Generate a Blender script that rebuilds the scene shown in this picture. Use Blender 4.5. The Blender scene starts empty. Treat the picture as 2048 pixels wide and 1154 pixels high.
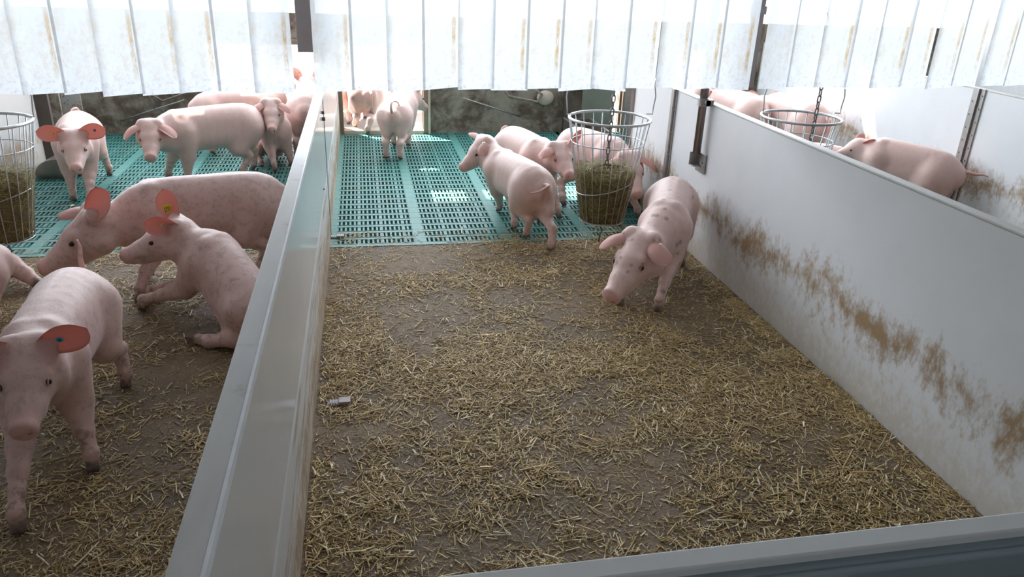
import bpy, bmesh, math, random
import numpy as np
from mathutils import Vector, Matrix
random.seed(7); rng = np.random.default_rng(11)
S = bpy.context.scene; COL = S.collection
PI = math.pi
# ------------------------------------------------------------------ camera
CAM_H = 1.824; YAW, PITCH, ROLL, FPX = 0.199739248, 0.406498364, 0.0372861413, 1521.09
_f = Vector((math.sin(YAW)*math.cos(PITCH), math.cos(YAW)*math.cos(PITCH), -math.sin(PITCH)))
_r0 = Vector((math.cos(YAW), -math.sin(YAW), 0)); _u0 = _r0.cross(_f)
_r = math.cos(ROLL)*_r0 + math.sin(ROLL)*_u0; _u = -math.sin(ROLL)*_r0 + math.cos(ROLL)*_u0
cd = bpy.data.cameras.new('camera'); cam = bpy.data.objects.new('camera', cd); COL.objects.link(cam)
cam.matrix_world = Matrix(((_r.x, _u.x, -_f.x, 0), (_r.y, _u.y, -_f.y, 0), (_r.z, _u.z, -_f.z, CAM_H), (0, 0, 0, 1)))
cd.sensor_width = 36; cd.lens = FPX/2048*36; cd.clip_start = .05
S.camera = cam
# ------------------------------------------------------------------ light
S.view_settings.view_transform = 'Standard'; S.view_settings.look = 'None'
S.view_settings.exposure = 0.22; S.view_settings.gamma = 1.0; S.view_settings.use_curve_mapping = False
W = bpy.data.worlds.new('world'); S.world = W; W.use_nodes = True
W.node_tree.nodes['Background'].inputs[0].default_value = (.86, .93, 1, 1)
W.node_tree.nodes['Background'].inputs[1].default_value = 2.6
SX, SY = .45, .60                        # sun travel: +SX in x and -SY in y for each metre down
sd = bpy.data.lights.new('sun', 'SUN'); sd.energy = 22; sd.angle = .009; sd.color = (1, .96, .9)
sun = bpy.data.objects.new('sun', sd); COL.objects.link(sun)
sun.rotation_euler = Vector((SX, -SY, -1)).to_track_quat('-Z', 'Y').to_euler(); sun.location = (-2, 10, 8)
def area(name, loc, size, energy, color, target):
    d = bpy.data.lights.new(name, 'AREA'); d.shape = 'RECTANGLE'; d.size, d.size_y = size; d.energy = energy; d.color = color; d.specular_factor = .15
    o = bpy.data.objects.new(name, d); COL.objects.link(o); o.location = loc
    o.rotation_euler = (Vector(target)-Vector(loc)).to_track_quat('-Z', 'Y').to_euler(); return o
area('fill_pen', (1.3, 3.4, 3.15), (4.6, 2.4), 11, (.97, .98, 1), (1.1, 3.8, 0))  # added fill lamp out of view, brightens the pen floor
area('fill_slats', (.9, 6.6, 3.15), (6.5, 2.6), 16, (.95, .98, 1), (.9, 6.5, 0))  # unseen fill lamp added overhead to lift the slatted area
area('fill_corridor', (.6, -1.8, 2.3), (4, 1.4), 9, (.93, .95, 1), (.9, 3.5, .3))  # added fill lamp behind the camera, lights the foreground
GLOW = 8.3
# ------------------------------------------------------------------ node helpers
class MT:
    def __init__(s, name):
        s.m = bpy.data.materials.new(name); s.m.use_nodes = True; s.t = s.m.node_tree; s.t.nodes.clear()
        s.out = s.n('ShaderNodeOutputMaterial'); s.co = s.n('ShaderNodeTexCoord')
    def n(s, typ, **kw):
        nd = s.t.nodes.new(typ)
        for k, v in kw.items():
            if k in nd.inputs: s.set(nd.inputs[k], v)
            else: setattr(nd, k, v)
        return nd
    def set(s, inp, v):
        if hasattr(v, 'node'): s.t.links.new(v, inp)
        elif hasattr(v, 'outputs'): s.t.links.new(v.outputs[0], inp)
        else: inp.default_value = (tuple(v)+(1,)) if (hasattr(v, '__len__') and len(v) == 3 and inp.type == 'RGBA') else v
    def math(s, op, a, b=0.0, c=None, clamp=False):
        nd = s.t.nodes.new('ShaderNodeMath'); nd.operation = op; nd.use_clamp = clamp
        s.set(nd.inputs[0], a); s.set(nd.inputs[1], b)
        if c is not None: s.set(nd.inputs[2], c)
        return nd.outputs[0]
    def mix(s, f, a, b):
        nd = s.t.nodes.new('ShaderNodeMix'); nd.data_type = 'RGBA'
        s.set(nd.inputs[0], f); s.set(nd.inputs[6], a); s.set(nd.inputs[7], b); return nd.outputs[2]
    def noise(s, scale, vec=None, detail=3, rough=.55, dist=0):
        nd = s.n('ShaderNodeTexNoise', Scale=float(scale), Detail=float(detail), Roughness=rough, Distortion=float(dist))
        s.set(nd.inputs['Vector'], vec if vec is not None else s.co.outputs['Object']); return nd.outputs[0]
    def mapping(s, scale=(1, 1, 1), rot=(0, 0, 0)):
        nd = s.n('ShaderNodeMapping', Scale=scale, Rotation=rot); s.set(nd.inputs[0], s.co.outputs['Object']); return nd.outputs[0]
    def ramp(s, v, a, b, smooth=True):
        nd = s.n('ShaderNodeMapRange'); nd.interpolation_type = 'SMOOTHSTEP' if smooth else 'LINEAR'
        s.set(nd.inputs[0], v); s.set(nd.inputs[1], a); s.set(nd.inputs[2], b); nd.inputs[3].default_value = 0; nd.inputs[4].default_value = 1
        return nd.outputs[0]
    def xyz(s):
        nd = s.n('ShaderNodeSeparateXYZ'); s.set(nd.inputs[0], s.co.outputs['Object']); return nd.outputs
    def bump(s, h, strength=.3, dist=.01):
        nd = s.n('ShaderNodeBump', Strength=strength, Distance=dist, Height=h); return nd.outputs[0]
    def bsdf(s, color, rough=.6, metal=0., normal=None, **kw):
        p = s.n('ShaderNodeBsdfPrincipled'); s.set(p.inputs['Base Color'], color); s.set(p.inputs['Roughness'], rough); s.set(p.inputs['Metallic'], metal)
        if normal is not None: s.set(p.inputs['Normal'], normal)
        for k, v in kw.items(): s.set(p.inputs[k.replace('_', ' ')], v)
        return p
    def done(s, sh):
        s.t.links.new(sh.outputs[0], s.out.inputs[0]); return s.m
def simple(name, col, rough=.6, metal=0., var=.12, scale=20):
    t = MT(name); n = t.noise(scale); c = t.mix(n, [x*(1-var) for x in col], [min(1, x*(1+var)) for x in col])
    return t.done(t.bsdf(c, rough, metal, t.bump(n, .15, .003)))
# ------------------------------------------------------------------ materials
M = {}
t = MT('dirty_concrete'); n1 = t.noise(1.7, detail=5); n2 = t.noise(14, detail=6, rough=.7); n3 = t.noise(90, detail=3)
c = t.mix(t.ramp(n1, .35, .65), (.135, .092, .052), (.225, .160, .098)); c = t.mix(t.math('MULTIPLY', t.ramp(n2, .5, .75), .6), c, (.07, .048, .028))
c = t.mix(t.math('MULTIPLY', t.ramp(n3, .55, .75), .5), c, (.32, .24, .14))
M['floor'] = t.done(t.bsdf(c, t.math('MULTIPLY_ADD', n1, .4, .48), 0, t.bump(t.math('ADD', n2, n3), .55, .012), Specular_IOR_Level=.32))
t = MT('sunlit_yard_concrete'); M['yard'] = t.done(t.bsdf(t.mix(t.noise(3), (.27, .24, .21), (.38, .35, .32)), .8))
t = MT('dark_slurry_pit'); M['pit'] = t.done(t.bsdf(t.mix(t.noise(3), (.008, .01, .009), (.02, .02, .016)), .5))
t = MT('teal_plastic_slats'); n1 = t.noise(2.2, detail=4); n2 = t.noise(30, detail=5)
c = t.mix(n1, (.04, .185, .165), (.085, .255, .225)); c = t.mix(t.math('MULTIPLY', t.ramp(t.noise(3.3, detail=7, rough=.7), .5, .72), .55), c, (.16, .17, .12))
M['slat'] = t.done(t.bsdf(c, t.math('MULTIPLY_ADD', n2, .3, .38), 0, t.bump(n2, .2, .003)))
def wallmat(name, base, dark, zlo, zhi, amount, gloss, streak=0., low=.0):
    t = MT(name); X = t.xyz(); z = X[2]
    stretch = t.mapping((1, 1.6, 1)); nb = t.noise(2.6, stretch, 9, .72, .6); nf = t.noise(17, stretch, 8, .72)
    mid = (zlo+zhi)/2; wob = t.math('MULTIPLY_ADD', t.noise(1.3), .34, -.17)
    band = t.math('SUBTRACT', 1.0, t.math('DIVIDE', t.math('ABSOLUTE', t.math('SUBTRACT', t.math('ADD', z, wob), mid)), (zhi-zlo)/2+.13), clamp=True)
    d = t.math('ADD', t.math('MULTIPLY', nb, .62), t.math('MULTIPLY', nf, .50))
    f = t.ramp(t.math('ADD', d, t.math('MULTIPLY', band, .30)), .70, .93)
    f = t.math('MULTIPLY', f, t.math('MULTIPLY', t.ramp(band, .02, .35), amount))
    f2 = t.math('MULTIPLY', t.ramp(t.math('SUBTRACT', t.math('ADD', nf, .22), t.math('MULTIPLY', z, .9)), .45, .75), low)
    vor = t.n('ShaderNodeTexVoronoi', Scale=13.0); t.set(vor.inputs['Vector'], t.mapping((1, 1, .8)))
    vcell = t.n('ShaderNodeSeparateColor'); t.set(vcell.inputs[0], vor.outputs['Color'])
    spk = t.math('MULTIPLY', t.math('LESS_THAN', vor.outputs['Distance'], .10), t.math('GREATER_THAN', vcell.outputs[0], .80))
    c = t.mix(t.noise(5, detail=5), base, [x*.9 for x in base])
    c = t.mix(f2, c, [.55, .46, .33]); c = t.mix(f, c, t.mix(nf, dark, [dark[0]*2.4, dark[1]*2.3, dark[2]*2.2])); c = t.mix(t.math('MULTIPLY', spk, .85), c, (.03, .028, .025))
    if streak:
        pl = t.math('MULTIPLY', t.ramp(t.math('ADD', z, t.math('MULTIPLY', t.noise(2), .06)), .47, .44), t.math('MULTIPLY_ADD', t.ramp(t.noise(22, t.mapping((1, .10, 1)), 6, .75), .46, .66), .7, .28))
        c = t.mix(pl, c, (.27, .19, .11)); gloss = t.math('MULTIPLY_ADD', t.ramp(z, .47, .44), .35, gloss)
        sc = t.noise(60, t.mapping((1, .12, 1)), 4, .7); c = t.mix(t.math('MULTIPLY', t.ramp(sc, .60, .72), streak), c, (.75, .75, .74))
    r = t.math('ADD', gloss, t.math('MULTIPLY', f, .35))
    return t.done(t.bsdf(c, r, 0, t.bump(nf, .06, .004), Specular_IOR_Level=.5))
M['wall_r'] = wallmat('stained_white_pvc_panel', (.78, .79, .80), (.19, .13, .07), .24, .52, 1.0, .34, 0, .5)
M['wall_l'] = wallmat('scratched_grey_pvc_panel', (.72, .73, .73), (.20, .14, .085), .02, .26, 1.0, .16, .45, 1.0)
M['wall_plain'] = wallmat('white_pvc_panel', (.62, .61, .59), (.20, .13, .07), .1, .4, .8, .4, 0, .4)
M['gate'] = simple('grey_painted_gate', (.68, .70, .69), .35, 0, .06, 8)
M['gate_face'] = simple('blue_grey_gate_face', (.26, .33, .36), .5, 0, .06, 8)
t = MT('cream_panel_cap'); n = t.noise(6, t.mapping((3, .6, 3)), 5)
c = t.mix(n, (.46, .44, .40), (.66, .65, .62)); c = t.mix(t.math('MULTIPLY', t.ramp(t.noise(9, detail=6), .62, .74), .55), c, (.24, .16, .09))
M['cap'] = t.done(t.bsdf(c, .42)); M['white_edge'] = simple('white_edge_bead', (.78, .80, .82), .4)
t = MT('mottled_back_wall'); n1 = t.noise(3.5, detail=8, rough=.7, dist=.5); n2 = t.noise(13, detail=6)
c = t.mix(t.ramp(n1, .36, .62), (.36, .32, .26), (.12, .085, .06)); c = t.mix(t.math('MULTIPLY', t.ramp(n2, .55, .7), .5), c, (.42, .40, .35))
M['back'] = t.done(t.bsdf(c, .75, 0, t.bump(n1, .4, .01)))
M['dark_back'] = simple('dark_brown_board', (.10, .08, .065), .7, 0, .35, 6)
M['green_board'] = simple('grey_green_board', (.20, .24, .20), .7, 0, .25, 6)
M['rust_board'] = simple('brown_red_board', (.24, .15, .12), .7, 0, .25, 6)
M['frame'] = simple('weathered_door_frame', (.26, .19, .14), .7, 0, .3, 15)
M['light_frame'] = simple('pale_door_frame', (.62, .55, .46), .6, 0, .2, 15)
M['mauve'] = simple('mauve_grey_post', (.42, .37, .37), .5, 0, .1, 15)
M['steel'] = simple('dull_galvanised_steel', (.40, .385, .37), .38, .85, .2, 25)
M['dark_steel'] = simple('brown_tarnished_steel_pipe', (.30, .26, .24), .32, .8, .3, 12)
M['wire'] = simple('pale_zinc_wire', (.55, .57, .58), .35, .7, .2, 40)
M['chain'] = simple('dark_iron_chain', (.20, .19, .185), .4, .8, .3, 40)
M['bolt'] = simple('dark_bolt', (.08, .08, .08), .4, .6)
M['roof'] = simple('pale_roof_sheet', (.5, .5, .5), .7)
t = MT('backlight_emission'); e = t.n('ShaderNodeEmission', Color=(.84, .91, 1), Strength=GLOW); M['backlight'] = t.done(e)  # plain emission for the added panels that backlight the strips
t = MT('cloudy_pvc_strip'); X = t.xyz(); x, z = X[0], X[2]
n1 = t.noise(7, t.mapping((1, 1, .6)), 8, .75, .4); n2 = t.noise(45, detail=6, rough=.8); n3 = t.noise(2.1, detail=3)
oi = t.n('ShaderNodeObjectInfo')
zz = t.math('SUBTRACT', z, 0.0)
edge = t.ramp(t.math('ADD', x, t.math('MULTIPLY_ADD', t.noise(9), .014, -.007)), .082, .072)
edge = t.math('MULTIPLY', edge, t.ramp(x, .050, .066)); zb = t.math('MULTIPLY', t.ramp(z, .05, .15), t.ramp(z, .44, .30))
st = t.math('MULTIPLY', t.math('MULTIPLY', edge, zb), t.math('MULTIPLY', t.ramp(t.noise(20, t.mapping((1, 1, .35)), 5, .8), .30, .55), t.ramp(oi.outputs['Random'], .1, .5)))
tan_ = t.math('MULTIPLY', t.ramp(t.math('ADD', t.math('MULTIPLY', n1, .6), t.math('MULTIPLY', n2, .4)), .44, .62), t.math('MULTIPLY', t.ramp(z, .6, .15), .55))
blu = t.math('MULTIPLY', t.ramp(t.math('ADD', n2, t.math('MULTIPLY', n1, .3)), .66, .80), t.math('ADD', t.math('MULTIPLY', t.ramp(z, .13, .0), .8), t.math('MULTIPLY', t.ramp(z, .45, .60), .45)))
c = t.mix(tan_, (.655, .68, .70), (.55, .45, .30)); c = t.mix(blu, c, (.42, .45, .62)); c = t.mix(t.math('MULTIPLY', st, .85), c, (.45, .30, .12))
tr = t.n('ShaderNodeBsdfTranslucent'); t.set(tr.inputs[0], c); df = t.n('ShaderNodeBsdfDiffuse'); t.set(df.inputs[0], c)
tp = t.n('ShaderNodeBsdfTransparent'); mx = t.n('ShaderNodeMixShader'); mx.inputs[0].default_value = .22; t.set(mx.inputs[1], tr); t.set(mx.inputs[2], df)
gl = t.n('ShaderNodeBsdfGlossy', Roughness=.25); m2 = t.n('ShaderNodeMixShader'); m2.inputs[0].default_value = .04; t.set(m2.inputs[1], mx); t.set(m2.inputs[2], gl)
m3 = t.n('ShaderNodeMixShader'); m3.inputs[0].default_value = .03; t.set(m3.inputs[1], m2); t.set(m3.inputs[2], tp)
M['strip'] = t.done(m3)
def strawmat(name, a, b, c3):
    t = MT(name); at = t.n('ShaderNodeAttribute', attribute_name='tone'); v = at.outputs['Fac']
    c = t.mix(t.ramp(v, 0, .5, False), a, b); c = t.mix(t.ramp(v, .6, 1, False), c, c3)
    return t.done(t.bsdf(c, .42, 0, None))
M['straw'] = strawmat('chopped_straw', (.26, .16, .055), (.70, .50, .22), (1.0, .92, .70))
M['hay'] = strawmat('green_brown_hay', (.16, .12, .04), (.46, .38, .14), (.75, .66, .36))
M['haycore'] = simple('packed_hay', (.13, .10, .045), .9, 0, .5, 40)
M['yellow'] = simple('yellow_tag_plastic', (.85, .62, .04), .4); M['cream'] = simple('cream_tag_plastic', (.72, .70, .50), .4)
M['blue'] = simple('blue_tag_plastic', (.05, .42, .62), .35); M['ink'] = simple('black_tag_print', (.03, .03, .03), .5)
M['grey_tag'] = simple('blue_grey_tag_plastic', (.10, .18, .26), .4)
M['eye'] = simple('dark_wet_eye', (.02, .012, .01), .08, 0, .1)
def pigmat(name, spots=0., dirt=.5, pink=1.):
    t = MT(name); at = t.n('ShaderNodeAttribute', attribute_name='tint'); sep = t.n('ShaderNodeSeparateColor'); t.set(sep.inputs[0], at.outputs['Color'])
    nb = t.noise(6, detail=4); nf = t.noise(26, detail=7, rough=.75)
    c = t.mix(nb, (.66, .435, .39), (.745, .53, .475))
    c = t.mix(t.math('MULTIPLY', sep.outputs[0], .85*pink, clamp=True), c, (.66, .27, .22))
    df = t.math('MULTIPLY', t.ramp(nf, .47, .64), t.math('ADD', t.math('MULTIPLY', sep.outputs[1], 1.0), .10*dirt), clamp=True)
    c = t.mix(t.math('MULTIPLY', df, .85), c, (.24, .155, .095)); c = t.mix(sep.outputs[2], c, (.055, .038, .028))
    if spots:
        vo = t.n('ShaderNodeTexVoronoi', Scale=15.0); t.set(vo.inputs['Vector'], t.mapping((1, 1, 1))); vc = t.n('ShaderNodeSeparateColor'); t.set(vc.inputs[0], vo.outputs['Color'])
        sp = t.math('MULTIPLY', t.ramp(t.math('ADD', vo.outputs['Distance'], t.math('MULTIPLY', nf, .15)), .36, .24), t.math('GREATER_THAN', vc.outputs[1], 1-spots))
        c = t.mix(t.math('MULTIPLY', sp, .6), c, (.20, .17, .165))
    hair = t.noise(160, t.mapping((1, 1, 1)), 2)
    return t.done(t.bsdf(c, .52, 0, t.bump(t.math('ADD', hair, t.math('MULTIPLY', nf, .8)), .22, .004), Subsurface_Weight=.12, Subsurface_Radius=(.02, .008, .005), Subsurface_Scale=.6, Sheen_Weight=.25, Sheen_Roughness=.4))
M['pig'] = pigmat('pink_pig_skin'); M['pig_spot'] = pigmat('spotted_pink_pig_skin', .55, .9); M['pig_fewspot'] = pigmat('lightly_marked_pig_skin', 0., 3.2)
t = MT('thin_pink_ear'); n = t.noise(20); c = t.mix(n, (.70, .42, .36), (.76, .50, .44))
p = t.bsdf(c, .55); tl = t.n('ShaderNodeBsdfTranslucent'); tl.inputs[0].default_value = (.85, .40, .33, 1); mx = t.n('ShaderNodeMixShader'); mx.inputs[0].default_value = .35
t.set(mx.inputs[1], p); t.set(mx.inputs[2], tl); M['ear'] = t.done(mx)
t = MT('pink_inner_ear'); n = t.noise(20); c = t.mix(n, (.68, .38, .33), (.74, .46, .40))
p = t.bsdf(c, .6); tl = t.n('ShaderNodeBsdfTranslucent'); tl.inputs[0].default_value = (.92, .36, .28, 1); mx = t.n('ShaderNodeMixShader'); mx.inputs[0].default_value = .30
t.set(mx.inputs[1], p); t.set(mx.inputs[2], tl); M['inear'] = t.done(mx)
# ------------------------------------------------------------------ mesh helpers
def tag(o, label=None, cat=None, group=None, kind=None):
    for k, v in (('label', label), ('category', cat), ('group', group), ('kind', kind)):
        if v: o[k] = v
    return o
def link(name, me, parent=None, loc=None):
    o = bpy.data.objects.new(name, me); COL.objects.link(o)
    if loc is not None: o.location = loc
    if parent is not None: o.parent = parent
    return o
def empty(name, loc):
    o = bpy.data.objects.new(name, None); COL.objects.link(o); o.location = loc; o.empty_display_size = .1; return o
class MB:
    def __init__(s): s.v = []; s.f = []; s.mi = []; s.cur = 0
    def add(s, vs, fs):
        b = len(s.v); s.v += [tuple(v) for v in vs]; s.f += [tuple(i+b for i in f) for f in fs]; s.mi += [s.cur]*len(fs)
    def box(s, x0, x1, y0, y1, z0, z1, m=None):
        vs = [Vector((x, y, z)) for z in (z0, z1) for y in (y0, y1) for x in (x0, x1)]
        if m is not None: vs = [m @ v for v in vs]
        s.add(vs, [(0, 2, 3, 1), (4, 5, 7, 6), (0, 1, 5, 4), (2, 6, 7, 3), (0, 4, 6, 2), (1, 3, 7, 5)])
    def tube(s, pts, rad, seg=8, closed=False, cap=True):
        pts = [Vector(p) for p in pts]; n = len(pts); rad = rad if hasattr(rad, '__len__') else [rad]*n
        vs = []; prev = None
        for i, p in enumerate(pts):
            tg = (pts[(i+1) % n]-pts[i-1]) if closed else (pts[min(i+1, n-1)]-pts[max(i-1, 0)])
            tg.normalize()
            if prev is None: a = tg.cross(Vector((0, 0, 1))); a = a if a.length > .05 else tg.cross(Vector((1, 0, 0)))
            else: a = prev - tg*prev.dot(tg)
            a.normalize(); b = tg.cross(a); prev = a
            for k in range(seg):
                th = 2*PI*k/seg; vs.append(p+(a*math.cos(th)+b*math.sin(th))*rad[i])
        fs = []
        for i in range(n if closed else n-1):
            for k in range(seg):
                j = (i+1) % n; fs.append((i*seg+k, i*seg+(k+1) % seg, j*seg+(k+1) % seg, j*seg+k))
        if cap and not closed: fs += [tuple(range(seg))[::-1], tuple((n-1)*seg+k for k in range(seg))]
        s.add(vs, fs)
    def sphere(s, c, r, seg=10, scale=(1, 1, 1)):
        c = Vector(c); vs = []; fs = []; R = seg//2
        for i in range(1, R):
            for k in range(seg):
                a = PI*i/R; b = 2*PI*k/seg; vs.append(c+Vector((math.sin(a)*math.cos(b)*scale[0], math.sin(a)*math.sin(b)*scale[1], math.cos(a)*scale[2]))*r)
        vs += [c+Vector((0, 0, r*scale[2])), c-Vector((0, 0, r*scale[2]))]; T = len(vs)-2
        for i in range(R-2):
            for k in range(seg): fs.append((i*seg+k, (i+1)*seg+k, (i+1)*seg+(k+1) % seg, i*seg+(k+1) % seg))
        for k in range(seg): fs.append((T, k, (k+1) % seg)); fs.append((T+1, (R-2)*seg+(k+1) % seg, (R-2)*seg+k))
        s.add(vs, fs)
    def mesh(s, name, mats, smooth=False):
        me = bpy.data.meshes.new(name); me.from_pydata(s.v, [], s.f)
        for m in mats: me.materials.append(m)
        me.polygons.foreach_set('material_index', s.mi)
        if smooth: me.polygons.foreach_set('use_smooth', [True]*len(s.f))
        me.update(); return me
    def build(s, name, mat, parent=None, loc=None, smooth=False, bevel=0):
        mats = mat if isinstance(mat, (list, tuple)) else [mat]
        o = link(name, s.mesh(name, mats, smooth), parent, loc)
        if bevel:
            b = o.modifiers.new('bevel', 'BEVEL'); b.width = bevel; b.segments = 2; b.limit_method = 'ANGLE'
        return o
def boxes(name, mat, bs, parent=None, loc=None, bevel=0):
    b = MB()
    for q in bs: b.box(*q)
    return b.build(name, mat, parent, loc, bevel=bevel)
# ------------------------------------------------------------------ the building
XL, XL0, XR, XRR, XLL = -.26, -.31, 2.19, 4.65, -2.75
YB = 8.65; ZR = 3.3
tag(boxes('floor', M['floor'], [(-4.2, 7.2, -3, 5.0, -.25, 0)]), kind='structure')
tag(boxes('floor_pit', M['pit'], [(-4.2, 7.2, 5.0, YB, -.5, -.3)]), kind='structure')
tag(boxes('floor_yard', M['yard'], [(-12, 14, YB, 30, -.25, 0)]), kind='structure')
# holes that let the sun through: each is the picture of a lit patch, traced back along the sun
sun_floor = [(.52, .82, 5.97, 6.32, 0), (.97, 1.22, 6.02, 6.30, 0), (1.66, 1.90, 5.95, 6.38, 0),
             (.14, .34, 7.25, 7.60, .54), (-1.52, -1.30, 6.50, 7.0, .62), (-.62, -.42, 7.4, 7.75, .60), (4.15, 4.45, 6.75, 7.05, .58), (-1.2, -.9, 7.65, 7.95, .58)]
roofholes, backholes = [], []
for (a, b, c0, d, z) in sun_floor:
    y1 = d+SY*(ZR-z)
    if (c0+d)/2+SY*(ZR-z) < YB+.03: roofholes.append((a-SX*(ZR-z), b-SX*(ZR-z), c0+SY*(ZR-z), y1))
    else:
        h0, h1 = z+(YB-d)/SY, min(z+(YB-c0)/SY, ZR-.05); hm = (h0+h1)/2-z; backholes.append((a-SX*hm, b-SX*hm, h0, h1))
# shaft of sun on the far wall of the right pen
roofholes.append((3.34, 3.62, 7.98, 8.18))
def cells(x0, x1, y0, y1, holes):
    xs = sorted({x0, x1, *[min(max(h[i], x0), x1) for h in holes for i in (0, 1)]}); ys = sorted({y0, y1, *[min(max(h[i], y0), y1) for h in holes for i in (2, 3)]})
    for j in range(len(ys)-1):
        run = None
        for i in range(len(xs)-1):
            cx, cy = (xs[i]+xs[i+1])/2, (ys[j]+ys[j+1])/2
            inside = any(h[0] < cx < h[1] and h[2] < cy < h[3] for h in holes)
            if not inside: run = (run[0], xs[i+1]) if run else (xs[i], xs[i+1])
            if inside and run: yield (run[0], run[1], ys[j], ys[j+1]); run = None
        if run: yield (run[0], run[1], ys[j], ys[j+1])
tag(boxes('ceiling', M['roof'], [(a, b, c0, d, ZR, ZR+.03) for a, b, c0, d in cells(-4.2, 7.2, -3, YB+.1, roofholes)]), kind='structure')
DZ = .95
doors = [(-1.60, -.42), (-.22, .66), (2.84, 2.95), (3.02, 4.0)]
b = MB(); xs = -4.2
for (a, c0) in doors:
    b.box(xs, a, YB, YB+.1, -.25, 1.25); b.box(a, c0, YB, YB+.1, DZ, 1.25); xs = c0
b.box(xs, 7.2, YB, YB+.1, -.25, 1.25)
tag(b.build('wall_back', M['back']), kind='structure')
tag(boxes('backlight_panel_1', M['backlight'], [(a, b_, YB+.03, YB+.05, c0, d) for a, b_, c0, d in cells(-4.1, 7.1, 1.25, ZR, backholes)]), kind='structure')  # unseen glowing panels, added to light the curtain from behind
tag(boxes('wall_left', M['roof'], [(-4.3, -4.2, -3, YB+.1, -.25, ZR)]), kind='structure')
tag(boxes('wall_right', M['roof'], [(7.2, 7.3, -3, YB+.1, -.25, ZR)]), kind='structure')
tag(boxes('wall_front', M['roof'], [(-4.3, 7.3, -3.1, -3, -.25, ZR)]), kind='structure')
# door frames and sills
for i, (a, c0) in enumerate([(-1.60, -.42), (-.22, .66), (3.02, 4.0)]):
    o = boxes('door_%d' % (i+1), M['frame'], [(a-.05, a+.0, YB-.06, YB+.14, 0, DZ+.04), (c0, c0+.05, YB-.06, YB+.14, 0, DZ+.04), (a, c0, YB-.06, YB+.14, DZ-.01, DZ+.04)], bevel=.004); tag(o, kind='structure')
    boxes('sill', M['light_frame'], [(a, c0, YB-.05, YB+.14, -.02, .035)], o, bevel=.006)
    boxes('frame_strip', M['light_frame'], [(c0+.05, c0+.075, YB-.07, YB+.02, 0, DZ+.04)], o)
# ------------------------------------------------------------------ slatted floor
def slats(name, x0, x1, label):
    b = MB(); y0, y1 = 5.0, YB; pitch = .0315; row = .135
    n = int(round((x1-x0)/.625)); mod = (x1-x0)/n
    ny = int(round((y1-y0)/row)); row = (y1-y0)/ny
    for k in range(n):
        mx0 = x0+k*mod; b.box(mx0-.001, mx0+.036, y0, y1, -.03, .001); b.box(mx0+mod-.036, mx0+mod, y0, y1, -.03, .001)
        w = mod-.072; c_ = int(w/pitch); p_ = w/c_
        for i in range(c_+1):
            wid = .0138 if i % 5 else .024
            b.box(mx0+.036+i*p_-wid/2, mx0+.036+i*p_+wid/2, y0, y1, -.025, -.002)
    for j in range(ny+1):
        y = y0+j*row; h = .018 if 0 < j < ny else .035
        b.box(x0, x1, max(y-h, y0), min(y+h, y1), -.028, 0)
        if j < ny: b.box(x0, x1, y+.026, y+.030, -.026, .0015)
    return tag(b.build(name, M['slat']), label, 'slatted floor', 'plastic slatted floors of the pens')
slats('slatted_floor', XLL, XL0, 'teal plastic slatted floor of the left pen under the standing pigs')
slats('slatted_floor', XL, XR, 'teal plastic slatted floor of the middle pen with sun patches')
slats('slatted_floor', XR+.05, XRR, 'teal plastic slatted floor hidden behind the right partition')
tag(boxes('trim_1', M['slat'], [(XLL, XL0, 4.965, 5.0, -.02, .004), (XL, XR, 4.965, 5.0, -.02, .004)]), kind='structure')
# ------------------------------------------------------------------ partitions
def screws(b, x, y, zs, dx):
    for z in zs: b.tube([(x, y, z), (x+dx*.008, y, z)], .007, 8)
def partition(x0, x1, ya, yb, z, mat, label, name='pen_partition', capm='cap', group=None):
    r = empty(name, ((x0+x1)/2, (ya+yb)/2, 0)); tag(r, label, 'partition', group); cx, cy = (x0+x1)/2, (ya+yb)/2
    boxes('panel', mat, [(x0-cx, x1-cx, ya-cy, 5.2-cy, 0, z-.012)], r)
    if yb > 5.21: boxes('panel', mat, [(x0-cx, x1-cx, 5.206-cy, yb-cy, 0, z-.012)], r)
    boxes('top_rail', M[capm], [(x0-cx-.002, x1-cx+.002, ya-cy, yb-cy, z-.012, z)], r, bevel=.004)
    return r
r = partition(XL0, XL, .55, YB-.02, .99, M['wall_l'], 'glossy grey partition with pale top rail between left and middle pens')
boxes('edge_bead', M['white_edge'], [(XL+.311-.026, XL+.311-.019, -4.05, 4.03, .97, .993)], r)
b = MB(); cy = (.55+YB-.02)/2
b.tube([(XL+.285-.0, 5.0-cy, .86), (XL+.285+.02, 5.0-cy, .86)], .012, 8); b.tube([(XL+.285, 5.0-cy, .90), (XL+.285+.016, 5.0-cy, .90)], .010, 8); b.tube([(XL+.285, 4.65-cy, .5), (XL+.285+.006, 4.65-cy, .5)], .006, 8)
b.build('bolt', M['bolt'], r)
boxes('joint', M['bolt'], [(XL+.285-.001, XL+.285+.003, 5.198-cy, 5.208-cy, 0, .975)], r)
r = partition(XR, XR+.05, .86, 6.05, 1.03, M['wall_r'], 'tall white partition with brown dung stains between middle and right pens')
cy = (.86+6.05)/2
b = MB(); x = -.025
b.box(x-.012, x, 5.165-cy, 5.235-cy, 0, 1.03); b.box(x-.026, x-.012, 5.18-cy, 5.22-cy, 0, 1.03)
screws(b, x-.012, 5.173-cy, [.25+.16*i for i in range(5)], -1); screws(b, x-.012, 5.228-cy, [.33+.16*i for i in range(5)], -1)
b.build('seam_post', M['steel'], r)
r2 = boxes('end_post', M['dark_steel'], [(x-.02, .07, 6.04-cy, 6.08-cy, 0, 1.05)], r)
r = partition(XRR, XRR+.05, .86, YB-.02, 1.05, M['wall_r'], 'white dung-stained partition on the far side of the right pen')
cy = (.86+YB-.02)/2
b = MB(); x = -.025
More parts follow.
